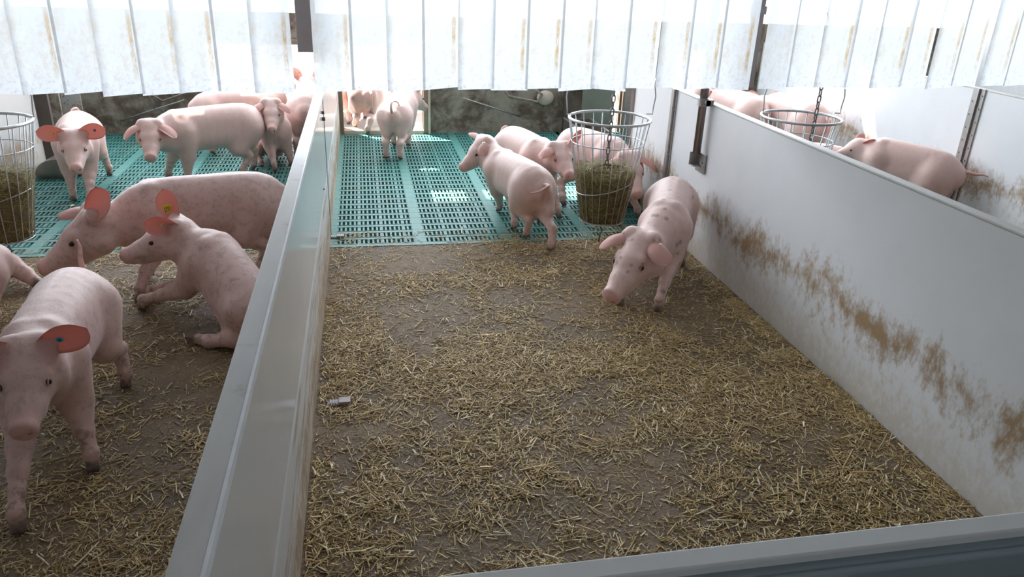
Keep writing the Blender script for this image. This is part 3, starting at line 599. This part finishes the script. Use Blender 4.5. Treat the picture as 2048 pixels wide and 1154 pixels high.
def pig(label, pel, sho, poll, snout, hoofs, s=1., ears=None, tail='curl', mat='pig', h=.0095, zp=.425, zs=.43, bend=0., legs=None, tags=(), dirt=.4, group=None, name='pig', fat=1., rollp=0., dip=.0, headroll=0., es=1.):
    pel, sho, poll, snout = A(pel), A(sho), A(poll), A(snout)
    if len(pel) == 2: pel = np.append(pel, zp*s)
    if len(sho) == 2: sho = np.append(sho, zs*s)
    fwd = nrm(sho-pel); fh = nrm(A([fwd[0], fwd[1], 0])); lat0 = A([-fh[1], fh[0], 0])
    nk = nrm(A([poll[0]-sho[0], poll[1]-sho[1], 0])); fs = nrm(fh+nk*.9); lats = A([-fs[1], fs[0], 0])
    upt = nrm(np.cross(fwd, lat0)*1.0); upt = upt if upt[2] > 0 else -upt
    if rollp: c_, s_ = math.cos(rollp), math.sin(rollp); lat0, upt = lat0*c_+upt*s_, upt*c_-lat0*s_
    # spine control points
    end = pel-fwd*.11*s-upt*.005; mid = (pel+sho)/2+lat0*bend-UP*dip; neck = sho*.45+poll*.55-UP*.03*s
    cp = [end, pel, mid, sho, neck, poll-UP*.015]; rad = [.085, .132, .134, .124, .104, .088]; vz = [.020, .038, .044, .044, .030, .0]
    P = [cp[0]*2-cp[1]]+cp+[cp[-1]*2-cp[-2]]; R_ = [rad[0]]+rad+[rad[-1]]; Z_ = [vz[0]]+vz+[vz[-1]]
    def cat(T, i, t): a, b, c, d = T[i:i+4]; return .5*((2*b)+(c-a)*t+(2*a-5*b+4*c-d)*t*t+(3*b-a-3*c+d)*t**3)
    pts = []; 
    for i in range(len(cp)-1):
        for t in (0, .25, .5, .75): pts.append((cat(P, i, t), cat(R_, i, t)*s*fat, cat(Z_, i, t)*s))
    pts.append((cp[-1], rad[-1]*s, 0))
    allp = [p for p, _, _ in pts]+[snout]+[A([x[0], x[1], 0]) for x in hoofs if x is not None]
    if legs: allp += [A(q[0]) for L_ in legs for q in L_]
    lo = np.min(allp, 0)-.20*s; hi = np.max(allp, 0)+.20*s; lo[2] = max(lo[2], -.03)
    F = Field(lo, hi, h)
    for (a, ra, za), (b, rb_, zb) in zip(pts[:-1], pts[1:]):
        F.cone(a+upt*za*.8, b+upt*zb*.8, ra*.97, rb_*.97, .002)
    F2 = Field(lo, hi, h)
    for (a, ra, za), (b, rb_, zb) in zip(pts[:-1], pts[1:]): F2.cone(a-upt*za, b-upt*zb, ra*1.0, rb_*1.0, .002)
    hh = np.clip(.5+.5*(F.d-F2.d)/.03, 0, 1); F.d = F.d*(1-hh)+F2.d*hh-.03*hh*(1-hh); del F2
    hoofpts = []
    def chainleg(q, k=.022):
        for (a, ra), (b, rb_) in zip(q[:-1], q[1:]): F.cone(A(a), A(b), ra*s, rb_*s, k)
    def toes(f, ff, up=UP):
        sdv = nrm(np.cross(up, ff))
        for sg in (-1, 1):
            F.cone(f+up*.038*s-ff*.004, f+ff*.020*s+sdv*sg*.012*s+up*.014*s, .019*s, .0145*s, .006)
            F.cone(f+up*.045*s-ff*.016*s+sdv*sg*.012*s, f+up*.026*s-ff*.026*s+sdv*sg*.015*s, .010*s, .006*s, .006)
        hoofpts.append(f)
    for i, hf in enumerate(hoofs):
        if hf is None: continue
        sg = 1 if i % 2 == 0 else -1; f = A([hf[0], hf[1], hf[2] if len(hf) > 2 else 0.0])
        if i < 2:
            S0 = sho+lats*sg*.072*s-UP*.03*s; El = S0*.66+A([f[0], f[1], S0[2]])*.34-fs*.02*s; El[2] = f[2]+(S0[2]-f[2])*.60+.0
            Cp = El*.45+A([f[0], f[1], El[2]])*.55; Cp[2] = f[2]+(S0[2]-f[2])*.37; Ft = f*1.0-fs*.004*s; Ft[2] = f[2]+.070*s
            F.cone(S0+UP*.03*s, El, .092*s, .062*s, .045); chainleg([(El, .056), (El*.5+Cp*.5, .043), (Cp, .0325), (Cp*.5+Ft*.5, .0250), (Ft, .0265), (f+UP*.035*s, .0225)], .018); F.ball(Cp+fs*.004, .033*s, .012); toes(f, fs)
        else:
            S0 = pel+lat0*sg*.068*s-upt*.01*s; Kn = S0*.7+A([f[0], f[1], S0[2]])*.3+fh*.085*s+lat0*sg*.015*s; Kn[2] = f[2]+(S0[2]-f[2])*.60
            Hk = S0*.25+A([f[0], f[1], 0])*.75-fh*.050*s; Hk[2] = f[2]+(S0[2]-f[2])*.41; Ft = f-fh*.006*s; Ft[2] = f[2]+.070*s
            bt = S0-fh*.035*s-UP*.035*s
            F.cone(S0, Kn, .112*s, .070*s, .05); F.cone(bt, Hk*.55+bt*.45, .095*s, .05*s, .04); chainleg([(Kn, .060), (Kn*.5+Hk*.5, .043), (Hk, .034), (Hk*.5+Ft*.5, .0260), (Ft, .0275), (f+UP*.035*s, .0235)], .02); toes(f, fh)
    for L_ in (legs or []):
        chainleg([(A(q[0]), q[1]) for q in L_], .03); e = A(L_[-1][0]); p = A(L_[-2][0]); dr = nrm(e-p)
        upv = -dr if abs(dr[2]) > .8 else dr; side = nrm(np.cross(dr, UP)+1e-6)
        for sg in (-1, 1): F.cone(e-dr*.01*s, e+dr*.028*s+side*sg*.012*s, .018*s, .013*s, .006)
        hoofpts.append(e+dr*.01)
    # head
    ax = nrm(snout-poll); HL = np.linalg.norm(snout-poll); e = HL/.29; hl = nrm(np.cross(UP, ax)); 
    if headroll: hu_ = np.cross(ax, hl); hl = hl*math.cos(headroll)+hu_*math.sin(headroll)
    hu = np.cross(ax, hl); hd = lambda x, y, z: poll+(ax*x+hl*y+hu*z)*e
    F.cone(hd(0, 0, -.01), hd(.10, 0, -.008), .088*e, .074*e, .035); F.cone(hd(.10, 0, -.010), hd(.19, 0, -.014), .070*e, .056*e, .03); F.cone(hd(.19, 0, -.014), hd(.270, 0, -.008), .053*e, .0415*e, .02)
    F.cone(hd(.06, 0, -.055), hd(.20, 0, -.046), .066*e, .036*e, .03); F.cone(hd(.20, 0, -.048), hd(.258, 0, -.042), .033*e, .024*e, .014)
    for sg in (-1, 1):
        F.ball(hd(.045, sg*.052, -.048), .061*e, .03); F.ball(hd(.10, sg*.046, .030), .026*e, .02); F.ball(hd(-.02, sg*.05, .045), .034*e, .025)
        F.cone(hd(.255, sg*.030, -.030), hd(.15, sg*.062, -.040), .0035, .0035, .008, True)
    sn = hd(.282, 0, -.006); sax = nrm(ax+hu*.18); F.disc(sn, sax, .043*e, .012*e, .010)
    for sg in (-1, 1): F.cone(sn+sax*.012*e+hl*sg*.016*e, sn-sax*.006*e+hl*sg*.016*e, .0085*e, .0075*e, .004, True)
    # cleft of the rump and fold behind the shoulder
    if abs(fwd[2]) < .25:
        F.cone(end-fwd*.082*s+UP*.0*s, end-fwd*.055*s-UP*.19*s, .008*s, .016*s, .03*s, True)
        F.cone(pel+upt*.178*s, mid+upt*.186*s, .006*s, .006*s, .028*s, True)
    for sg in (-1, 1): F.cone(sho+lats*sg*.045*s+upt*.105*s, sho+lats*sg*.075*s-fwd*.01*s, .045*s, .06*s, .03*s)
    ears = ears or ('side', 'side')
    EP = EARPOSE
    for i, sg in enumerate((1, -1)):
        if ears[i] is None: continue
        ld = (EP[ears[i]] if isinstance(ears[i], str) else ears[i])[0]; l_ = nrm(ax*ld[0]+hl*sg*ld[1]+hu*ld[2]); bs = hd(-.012, sg*.058, .048)
        F.cone(bs, bs+l_*.022*e, .036*e*es, .022*e*es, .02)
    V, Q = F.nets(); nv = len(V)
    t = np.zeros((nv, 3))
    ds = np.linalg.norm(V-sn, axis=1); t[:, 0] = np.clip(1.25-ds/(.052*e), 0, 1)*.75
    ve = end-fwd*.07*s-UP*.015*s; t[:, 0] += np.clip(1-np.linalg.norm(V-ve, axis=1)/(.055*s), 0, 1)*.55
    for sg in (-1, 1): t[:, 0] += np.clip(1-np.linalg.norm(V-hd(.01, sg*.08, .05), axis=1)/(.06*e), 0, 1)*.3; t[:, 0] += np.clip(1-np.linalg.norm(V-hd(.115, sg*.06, .022), axis=1)/(.035*e), 0, 1)*.35
    dh = np.min([np.linalg.norm(V-q, axis=1) for q in hoofpts], 0) if hoofpts else np.full(nv, 9.)
    t[:, 2] = np.clip((.060*s-dh)/.022, 0, 1)*.9; t[:, 1] = np.clip(1.15-dh/(.22*s), 0, 1)*.95+dirt*.12+np.clip(1-np.linalg.norm(V-hd(.22, 0, -.02), axis=1)/.11, 0, 1)*.3*dirt
    Vs = [V]; Fs = [tuple(q) for q in Q.tolist()]; mi = [0]*len(Fs); Ts = [t]; base = nv
    def join(vs, fs, m, tint):
        nonlocal base
        Vs.append(np.asarray(vs)); Fs.extend([tuple(i+base for i in f) for f in fs]); mi.extend(m); Ts.append(np.tile(A(tint), (len(vs), 1))); base += len(vs)
    # eyes
    for sg in (-1, 1):
        o = hd(.112, sg*.02, .014); p = F.hit(o, hl*sg+ax*.30+hu*.22); b = MB(); b.sphere(p-(hl*sg)*.0030*e, .0122*e, 12); join([tuple(v) for v in b.v], b.f, [3]*len(b.f), (0, 0, 0))
        b = MB(); pts_ = []
        for k in range(14):
            a = 2*PI*k/14; pts_.append(p+(ax*math.cos(a)*.0145+nrm(np.cross(hl*sg, ax))*math.sin(a)*.0105)*e-(hl*sg)*.001)
        b.tube(pts_, .0034*e, 6, closed=True); join([tuple(v) for v in b.v], b.f, [0]*len(b.f), (.6, .5, .25))
    # ears: per side (length dir, opening dir) in head axes (forward, outward, up)
    eobj = []
    for i, sg in enumerate((1, -1)):
        q = ears[i]
        if q is None: continue
        ld, nd, cu, tp_ = EP[q] if isinstance(q, str) else q
        l_ = ax*ld[0]+hl*sg*ld[1]+hu*ld[2]; n_ = ax*nd[0]+hl*sg*nd[1]+hu*nd[2]
        bs = hd(-.012, sg*.058, .052); r_ = ear_sheet(bs, l_, n_, .168*e*es, .138*e*es, cu, tp_); join(r_[0], r_[1], r_[2], (.3, 0, 0)); eobj.append((sg, r_))
    # tail
    tb = end-fwd*.082*s+upt*.055*s; bk = -fwd
    if tail == 'curl': tp = [tb+fwd*.03*s, tb+bk*.03*s+UP*.02, tb+bk*.045*s+UP*.05+lat0*.02, tb+bk*.04*s+UP*.06+lat0*.05, tb+bk*.05*s+UP*.03+lat0*.06, tb+bk*.05*s+UP*.005+lat0*.05]
    elif tail == 'up': tp = [tb+fwd*.03*s-UP*.02, tb+bk*.02*s+UP*.03, tb+bk*.02*s+UP*.08, tb+bk*.01*s+UP*.13+lat0*.01, tb+bk*.005*s+UP*.17+lat0*.005]
    elif tail == 'loop': tp = [tb+fwd*.03*s-UP*.01, tb+bk*.03*s+UP*.03, tb+bk*.02*s+UP*.08, tb+fwd*.02*s+UP*.10-lat0*.015, tb+fwd*.06*s+UP*.09-lat0*.045, tb+fwd*.09*s+UP*.05-lat0*.06]
    elif tail == 'left': tp = [tb+fwd*.03*s, tb+bk*.04*s+UP*.01, tb+bk*.055*s+lat0*.03-UP*.0, tb+bk*.04*s+lat0*.075-UP*.025, tb+bk*.015*s+lat0*.125-UP*.035]
    elif tail == 'hang': tp = [tb+fwd*.03*s, tb+bk*.025*s-UP*.01, tb+bk*.035*s-UP*.06, tb+bk*.03*s-UP*.13, tb+bk*.035*s-UP*.17]
    elif tail == 'back': tp = [tb+fwd*.03*s, tb+bk*.05*s, tb+bk*.10*s+UP*.012, tb+bk*.14*s+UP*.005]
    else: tp = None
    if tp:
        P2 = [tp[0]*2-tp[1]]+tp+[tp[-1]*2-tp[-2]]; c2 = [cat(P2, i, k/4) for i in range(len(tp)-1) for k in range(4)]+[tp[-1]]; n_ = len(c2)
        b = MB(); b.tube(c2, [(.0165-.0115*k/(n_-1))*s for k in range(n_)], 10); join([tuple(v) for v in b.v], b.f, [0]*len(b.f), (.30, .25, 0))
    V = np.concatenate(Vs); T = np.concatenate(Ts); org = A([pel[0], pel[1], 0]); V = V-org
    me = bpy.data.meshes.new(name); me.from_pydata(V.tolist(), [], Fs)
    for k in (mat, 'ear', 'inear', 'eye'): me.materials.append(M[k])
    me.polygons.foreach_set('material_index', mi); me.polygons.foreach_set('use_smooth', [True]*len(Fs))
    at = me.attributes.new('tint', 'FLOAT_COLOR', 'POINT'); at.data.foreach_set('color', np.concatenate([np.clip(T, 0, 1), np.ones((len(T), 1))], 1).astype(np.float32).ravel()); me.update()
    o = link(name, me, None, tuple(org)); tag(o, label, 'pig', group)
    sm = o.modifiers.new('smooth', 'SMOOTH'); sm.factor = .4; sm.iterations = 2
    for (side, colr, u, v, r, face) in tags:
        for sg, r_ in eobj:
            if sg == side:
                _, _, _, mid, ln, nr, sdv = r_; c = mid+ln*(u-.55)*.168*e+sdv*v*.03*e+nr*(.010 if face > 0 else -.016)*1.; q = nr*(1 if face > 0 else -1); b = MB()
                a1, a2 = nrm(ln), nrm(sdv); N = 8
                shp = [(-.5, -.55), (.1, -.62), (.5, -.9), (.75, -.5), (.75, .5), (.5, .9), (.1, .62), (-.5, .55)] if r > .012 else [(math.cos(2*PI*k/8), math.sin(2*PI*k/8)) for k in range(8)]
                vv = [c+(a1*x*r+a2*y*r) for x, y in shp]; vs = [p-org for p in vv]+[p+q*.003-org for p in vv]
                b.add(vs, [tuple(range(N)), tuple(range(N, 2*N))[::-1]]+[(k, (k+1) % N, (k+1) % N+N, k+N) for k in range(N)]); b.cur = 1
                if r > .012:
                    for k in (-.45, -.15, .15, .45):
                        p = c-org+a2*k*r+q*.0036; w_ = a2*r*.06; l2 = a1*r*.42; b.add([p-w_-l2, p+w_-l2, p+w_+l2, p-w_+l2], [(0, 1, 2, 3)])
                else: b.sphere(c-org+q*.003, r*.35, 8)
                tg = b.build('ear_tag', [M[colr], M['ink']], o); tg['label'] = {'yellow': 'yellow ear tag', 'cream': 'cream ear tag', 'blue': 'bright blue ear tag', 'grey_tag': 'blue grey ear tag'}[colr]
    return o
Y_, C_, Bt, G_ = 'yellow', 'cream', 'blue', 'grey_tag'
# hoofs: front left, front right, hind left, hind right (the pig's own left and right)
pig('pink pig with wide red ears facing the camera beside the left hay basket', (-2.30, 6.80), (-2.17, 6.28), (-2.10, 6.06, .50), (-2.035, 5.80, .35), [(-2.06, 6.04), (-2.23, 6.20), (-2.18, 6.96), (-2.42, 6.95)], ears=('side', 'side'), tail='loop', tags=[(1, G_, .55, 0, .011, 1), (-1, Y_, .35, 0, .010, 1)], dirt=.5)
pig('long pink pig with sunlit shoulders standing sideways on the left slats', (-1.03, 6.95), (-1.50, 6.62), (-1.66, 6.44, .50), (-1.63, 6.20, .33), [(-1.46, 6.56), (-1.66, 6.78), (-1.06, 6.84), (-1.0, 7.08)], ears=('flop', 'flop'), tail='hang', dirt=.7, s=1.06)
pig('pink pig mostly hidden behind the sideways pig by the left door', (-1.45, 7.80), (-1.0, 7.92), (-.86, 8.10, .50), (-.84, 8.36, .42), [(-.95, 8.02), (-.93, 7.82), (-1.48, 7.92), (-1.45, 7.68)], tail=None, h=.012)
pig('small pig sitting up against other pigs by the left side of partition', (-.86, 7.50, .17), (-.80, 7.20, .36), (-.80, 7.09, .56), (-.785, 6.86, .405), [(-.68, 7.20), (-.81, 7.02), None, None], ears=('fwd', 'fwd'), tail=None, s=.92, legs=[[((-.95, 7.45, .17), .10), ((-1.0, 7.25, .17), .055), ((-.99, 7.40, .07), .035), ((-.95, 7.20, .035), .026), ((-.94, 7.15, .03), .022)]], dirt=.9)
pig('pink pig with sunlit rump squeezed against the glossy partition in left pen', (-.53, 7.48), (-.53, 8.02), (-.55, 8.26, .58), (-.56, 8.50, .48), [(-.62, 8.1), (-.46, 8.1), (-.64, 7.45), (-.45, 7.45)], s=1.1, ears=('up', 'up'), tail=None, tags=[(1, Y_, .5, 0, .016, -1), (-1, Y_, .5, 0, .016, -1)], h=.012)
pig('pink pig walking out through the middle doorway, rump to the camera', (.04, 8.86), (-.08, 9.36), (-.12, 9.62, .50), (-.14, 9.9, .42), [(-.16, 9.5), (.02, 9.45), (-.10, 8.84), (.04, 8.56)], zp=.36, zs=.37, s=1.1, tail='hang', h=.012, ears=('up', 'up'))
pig('pink pig partly hidden at the left edge of the middle doorway outside', (-.30, 9.30), (-.45, 9.8), (-.5, 10.05, .5), (-.52, 10.3, .42), [(-.55, 9.9), (-.37, 9.88), (-.36, 9.35), (-.17, 9.12)], zp=.37, tail='hang', h=.012, ears=('up', 'up'))
pig('pink pig outside the doorway with a yellow tag in its upright ear', (.82, 10.25), (.55, 9.85), (.44, 9.66, .46), (.36, 9.44, .34), [(.58, 9.7), (.42, 9.86), (.95, 10.2), (.75, 10.3)], ears=('up', 'up'), tags=[(-1, Y_, .55, 0, .024, 1), (1, Y_, .55, 0, .02, 1)], h=.012)
pig('pink pig with curled tail on the slats, rump towards camera before the doorway', (.30, 7.50), (.40, 8.0), (.50, 8.20, .50), (.66, 8.36, .34), [(.30, 8.0), (.45, 7.96), (.20, 7.42), (.335, 7.38)], ears=('side', 'up'), tail='loop', dirt=.8)
pig('pink pig turned away with its head to the left and thin tail sideways', (1.135, 5.02), (1.0, 5.47), (.90, 5.68, .53), (.71, 5.62, .37), [(1.02, 5.66), (1.055, 5.22), (1.11, 5.03), (1.225, 4.75)], ears=('fwd', 'flat'), tail='left', s=.93, tags=[(1, C_, .45, 0, .012, -1)], dirt=.6)
pig('pink pig facing the camera with pale snout behind the turned pig', (1.20, 6.12), (1.32, 5.66), (1.42, 5.46, .52), (1.45, 5.20, .41), [(1.45, 5.47), (1.28, 5.40), (1.33, 6.2), (1.15, 6.25)], ears=('up', 'fwd'), tail='curl', tags=[(1, G_, .5, 0, .012, 1), (-1, Y_, .25, 0, .018, 1)], dirt=.4)
pig('pink pig looking out from behind the middle hay basket', (1.72, 6.08), (1.91, 5.66), (1.985, 5.47, .44), (1.985, 5.22, .25), [(2.09, 5.45), (1.87, 5.27), (1.86, 6.1), (1.57, 5.80)], ears=('flop', 'flop'), tail=None, dirt=.5)
pig('pink pig with dark spots on its back, nosing the straw by right partition', (1.95, 4.50), (1.735, 4.05), (1.50, 3.78, .385), (1.265, 3.57, .185), [(1.62, 3.74), (1.43, 3.86), (2.04, 4.42), (1.86, 4.55)], ears=('fwd', 'fwd'), tail=None, mat='pig_spot', h=.0075, es=.86, tags=[(1, C_, .45, 0, .013, -1)], zs=.41, dirt=.9)
pig('pink pig seen from behind over the top of the right partition', (3.93, 7.30), (3.82, 7.80), (3.78, 8.05, .5), (3.74, 8.25, .4), [(3.74, 7.85), (3.90, 7.85), (3.83, 7.25), (4.0, 7.25)], tail='hang', h=.012, ears=('up', 'up'), s=1.12)
pig('pink pig with sunlit rump behind the right basket', (4.28, 6.78), (4.20, 7.30), (4.18, 7.55, .52), (4.2, 7.8, .42), [(4.12, 7.4), (4.3, 7.4), (4.18, 6.72), (4.38, 6.78)], tail='hang', h=.012, s=1.16, ears=('side', 'side'))
pig('pale back of a low pig between the right basket and the running pig', (4.15, 6.08), (3.75, 6.35), (3.58, 6.5, .28), (3.4, 6.65, .18), [(3.65, 6.3), (3.8, 6.55), (4.1, 5.95), (4.3, 6.15)], tail=None, h=.012, zp=.27, zs=.27, s=.95)
pig('reddish snout of a pig peeping above the right partition by the pipe', (3.20, 8.1), (3.50, 7.95), (3.62, 7.9, .60), (3.80, 7.88, .56), [(3.45, 8.05), (3.45, 7.8), (3.1, 8.15), (3.1, 8.0)], tail=None, h=.012, s=.9)
pig('pink pig running to the left behind the tall right partition', (4.41, 5.12), (4.14, 5.48), (4.02, 5.60, .50), (3.83, 5.63, .44), [(4.0, 5.40), (4.15, 5.62), (4.35, 5.02), (4.55, 5.15)], ears=('back', 'back'), tail='back', dirt=.5, s=1.04, zp=.40)
pig('large pink pig standing crosswise behind the sitting pig', (-.66, 4.62), (-1.20, 4.46), (-1.46, 4.34, .42), (-1.74, 4.22, .20), [(-1.27, 4.20), (-1.30, 4.52), (-.66, 4.50), (-.64, 4.76)], ears=(((-.75, .55, .30), (-.05, .8, .75), 1.1, .1), ((.6, .8, .30), (.3, -.2, -1), 1.1, .3)), tail=None, h=.0075, tags=[(-1, Y_, .5, 0, .014, -1)], s=1.06, mat='pig_fewspot', dirt=.8, headroll=.0)
pig('dirty pink pig sitting against the glossy partition with a yellow ear tag', (-.56, 3.58, .16), (-.80, 3.92, .34), (-.98, 4.03, .455), (-1.25, 3.98, .355), [(-1.22, 4.06), (-1.20, 4.19), None, None], ears=(((.58, .35, .62), (.1, 1, -.3), 1.35, .15), ((-.1, .35, 1), (.5, -1, 0), .9, .1)), tail=None, h=.0075, mat='pig_fewspot', dirt=1.1, tags=[(-1, Y_, .38, -.5, .034, 1), (1, C_, .4, 0, .014, 1)], legs=[[((-.62, 3.56, .20), .10), ((-.72, 3.74, .20), .075), ((-.66, 3.52, .075), .045), ((-.80, 3.58, .035), .030), ((-.89, 3.64, .03), .026)]])
pig('big pink pig nearest the camera in left pen with blue tag in red ear', (-1.24, 3.22), (-1.20, 2.72), (-1.14, 2.52, .54), (-1.10, 2.27, .405), [(-1.06, 2.62), (-1.20, 2.30), (-1.10, 3.24), (-1.33, 3.30)], ears=(((.05, .85, .50), (1, -.1, .1), 1.0, .15), 'side'), tail='up', h=.0075, tags=[(1, Bt, .35, 0, .012, 1)], mat='pig_fewspot', dirt=.5)
pig('rump of a pink pig cut off by the left edge of the photo', (-1.93, 3.88), (-2.32, 3.55), (-2.5, 3.4, .45), (-2.65, 3.2, .3), [(-2.3, 3.45), (-2.42, 3.62), (-1.86, 3.72), (-2.02, 4.0)], tail=None, h=.01, zp=.36, zs=.38)
pig('pig lying at the left edge with one hind leg stretched out', (-2.20, 4.44, .135), (-2.55, 4.42, .14), (-2.58, 4.2, .16), (-2.55, 3.98, .10), [None]*4, tail=None, h=.01, legs=[[((-2.15, 4.48, .16), .105), ((-2.03, 4.50, .13), .065), ((-1.94, 4.47, .08), .04), ((-1.88, 4.44, .035), .03), ((-1.86, 4.42, .025), .026)]], s=.95)
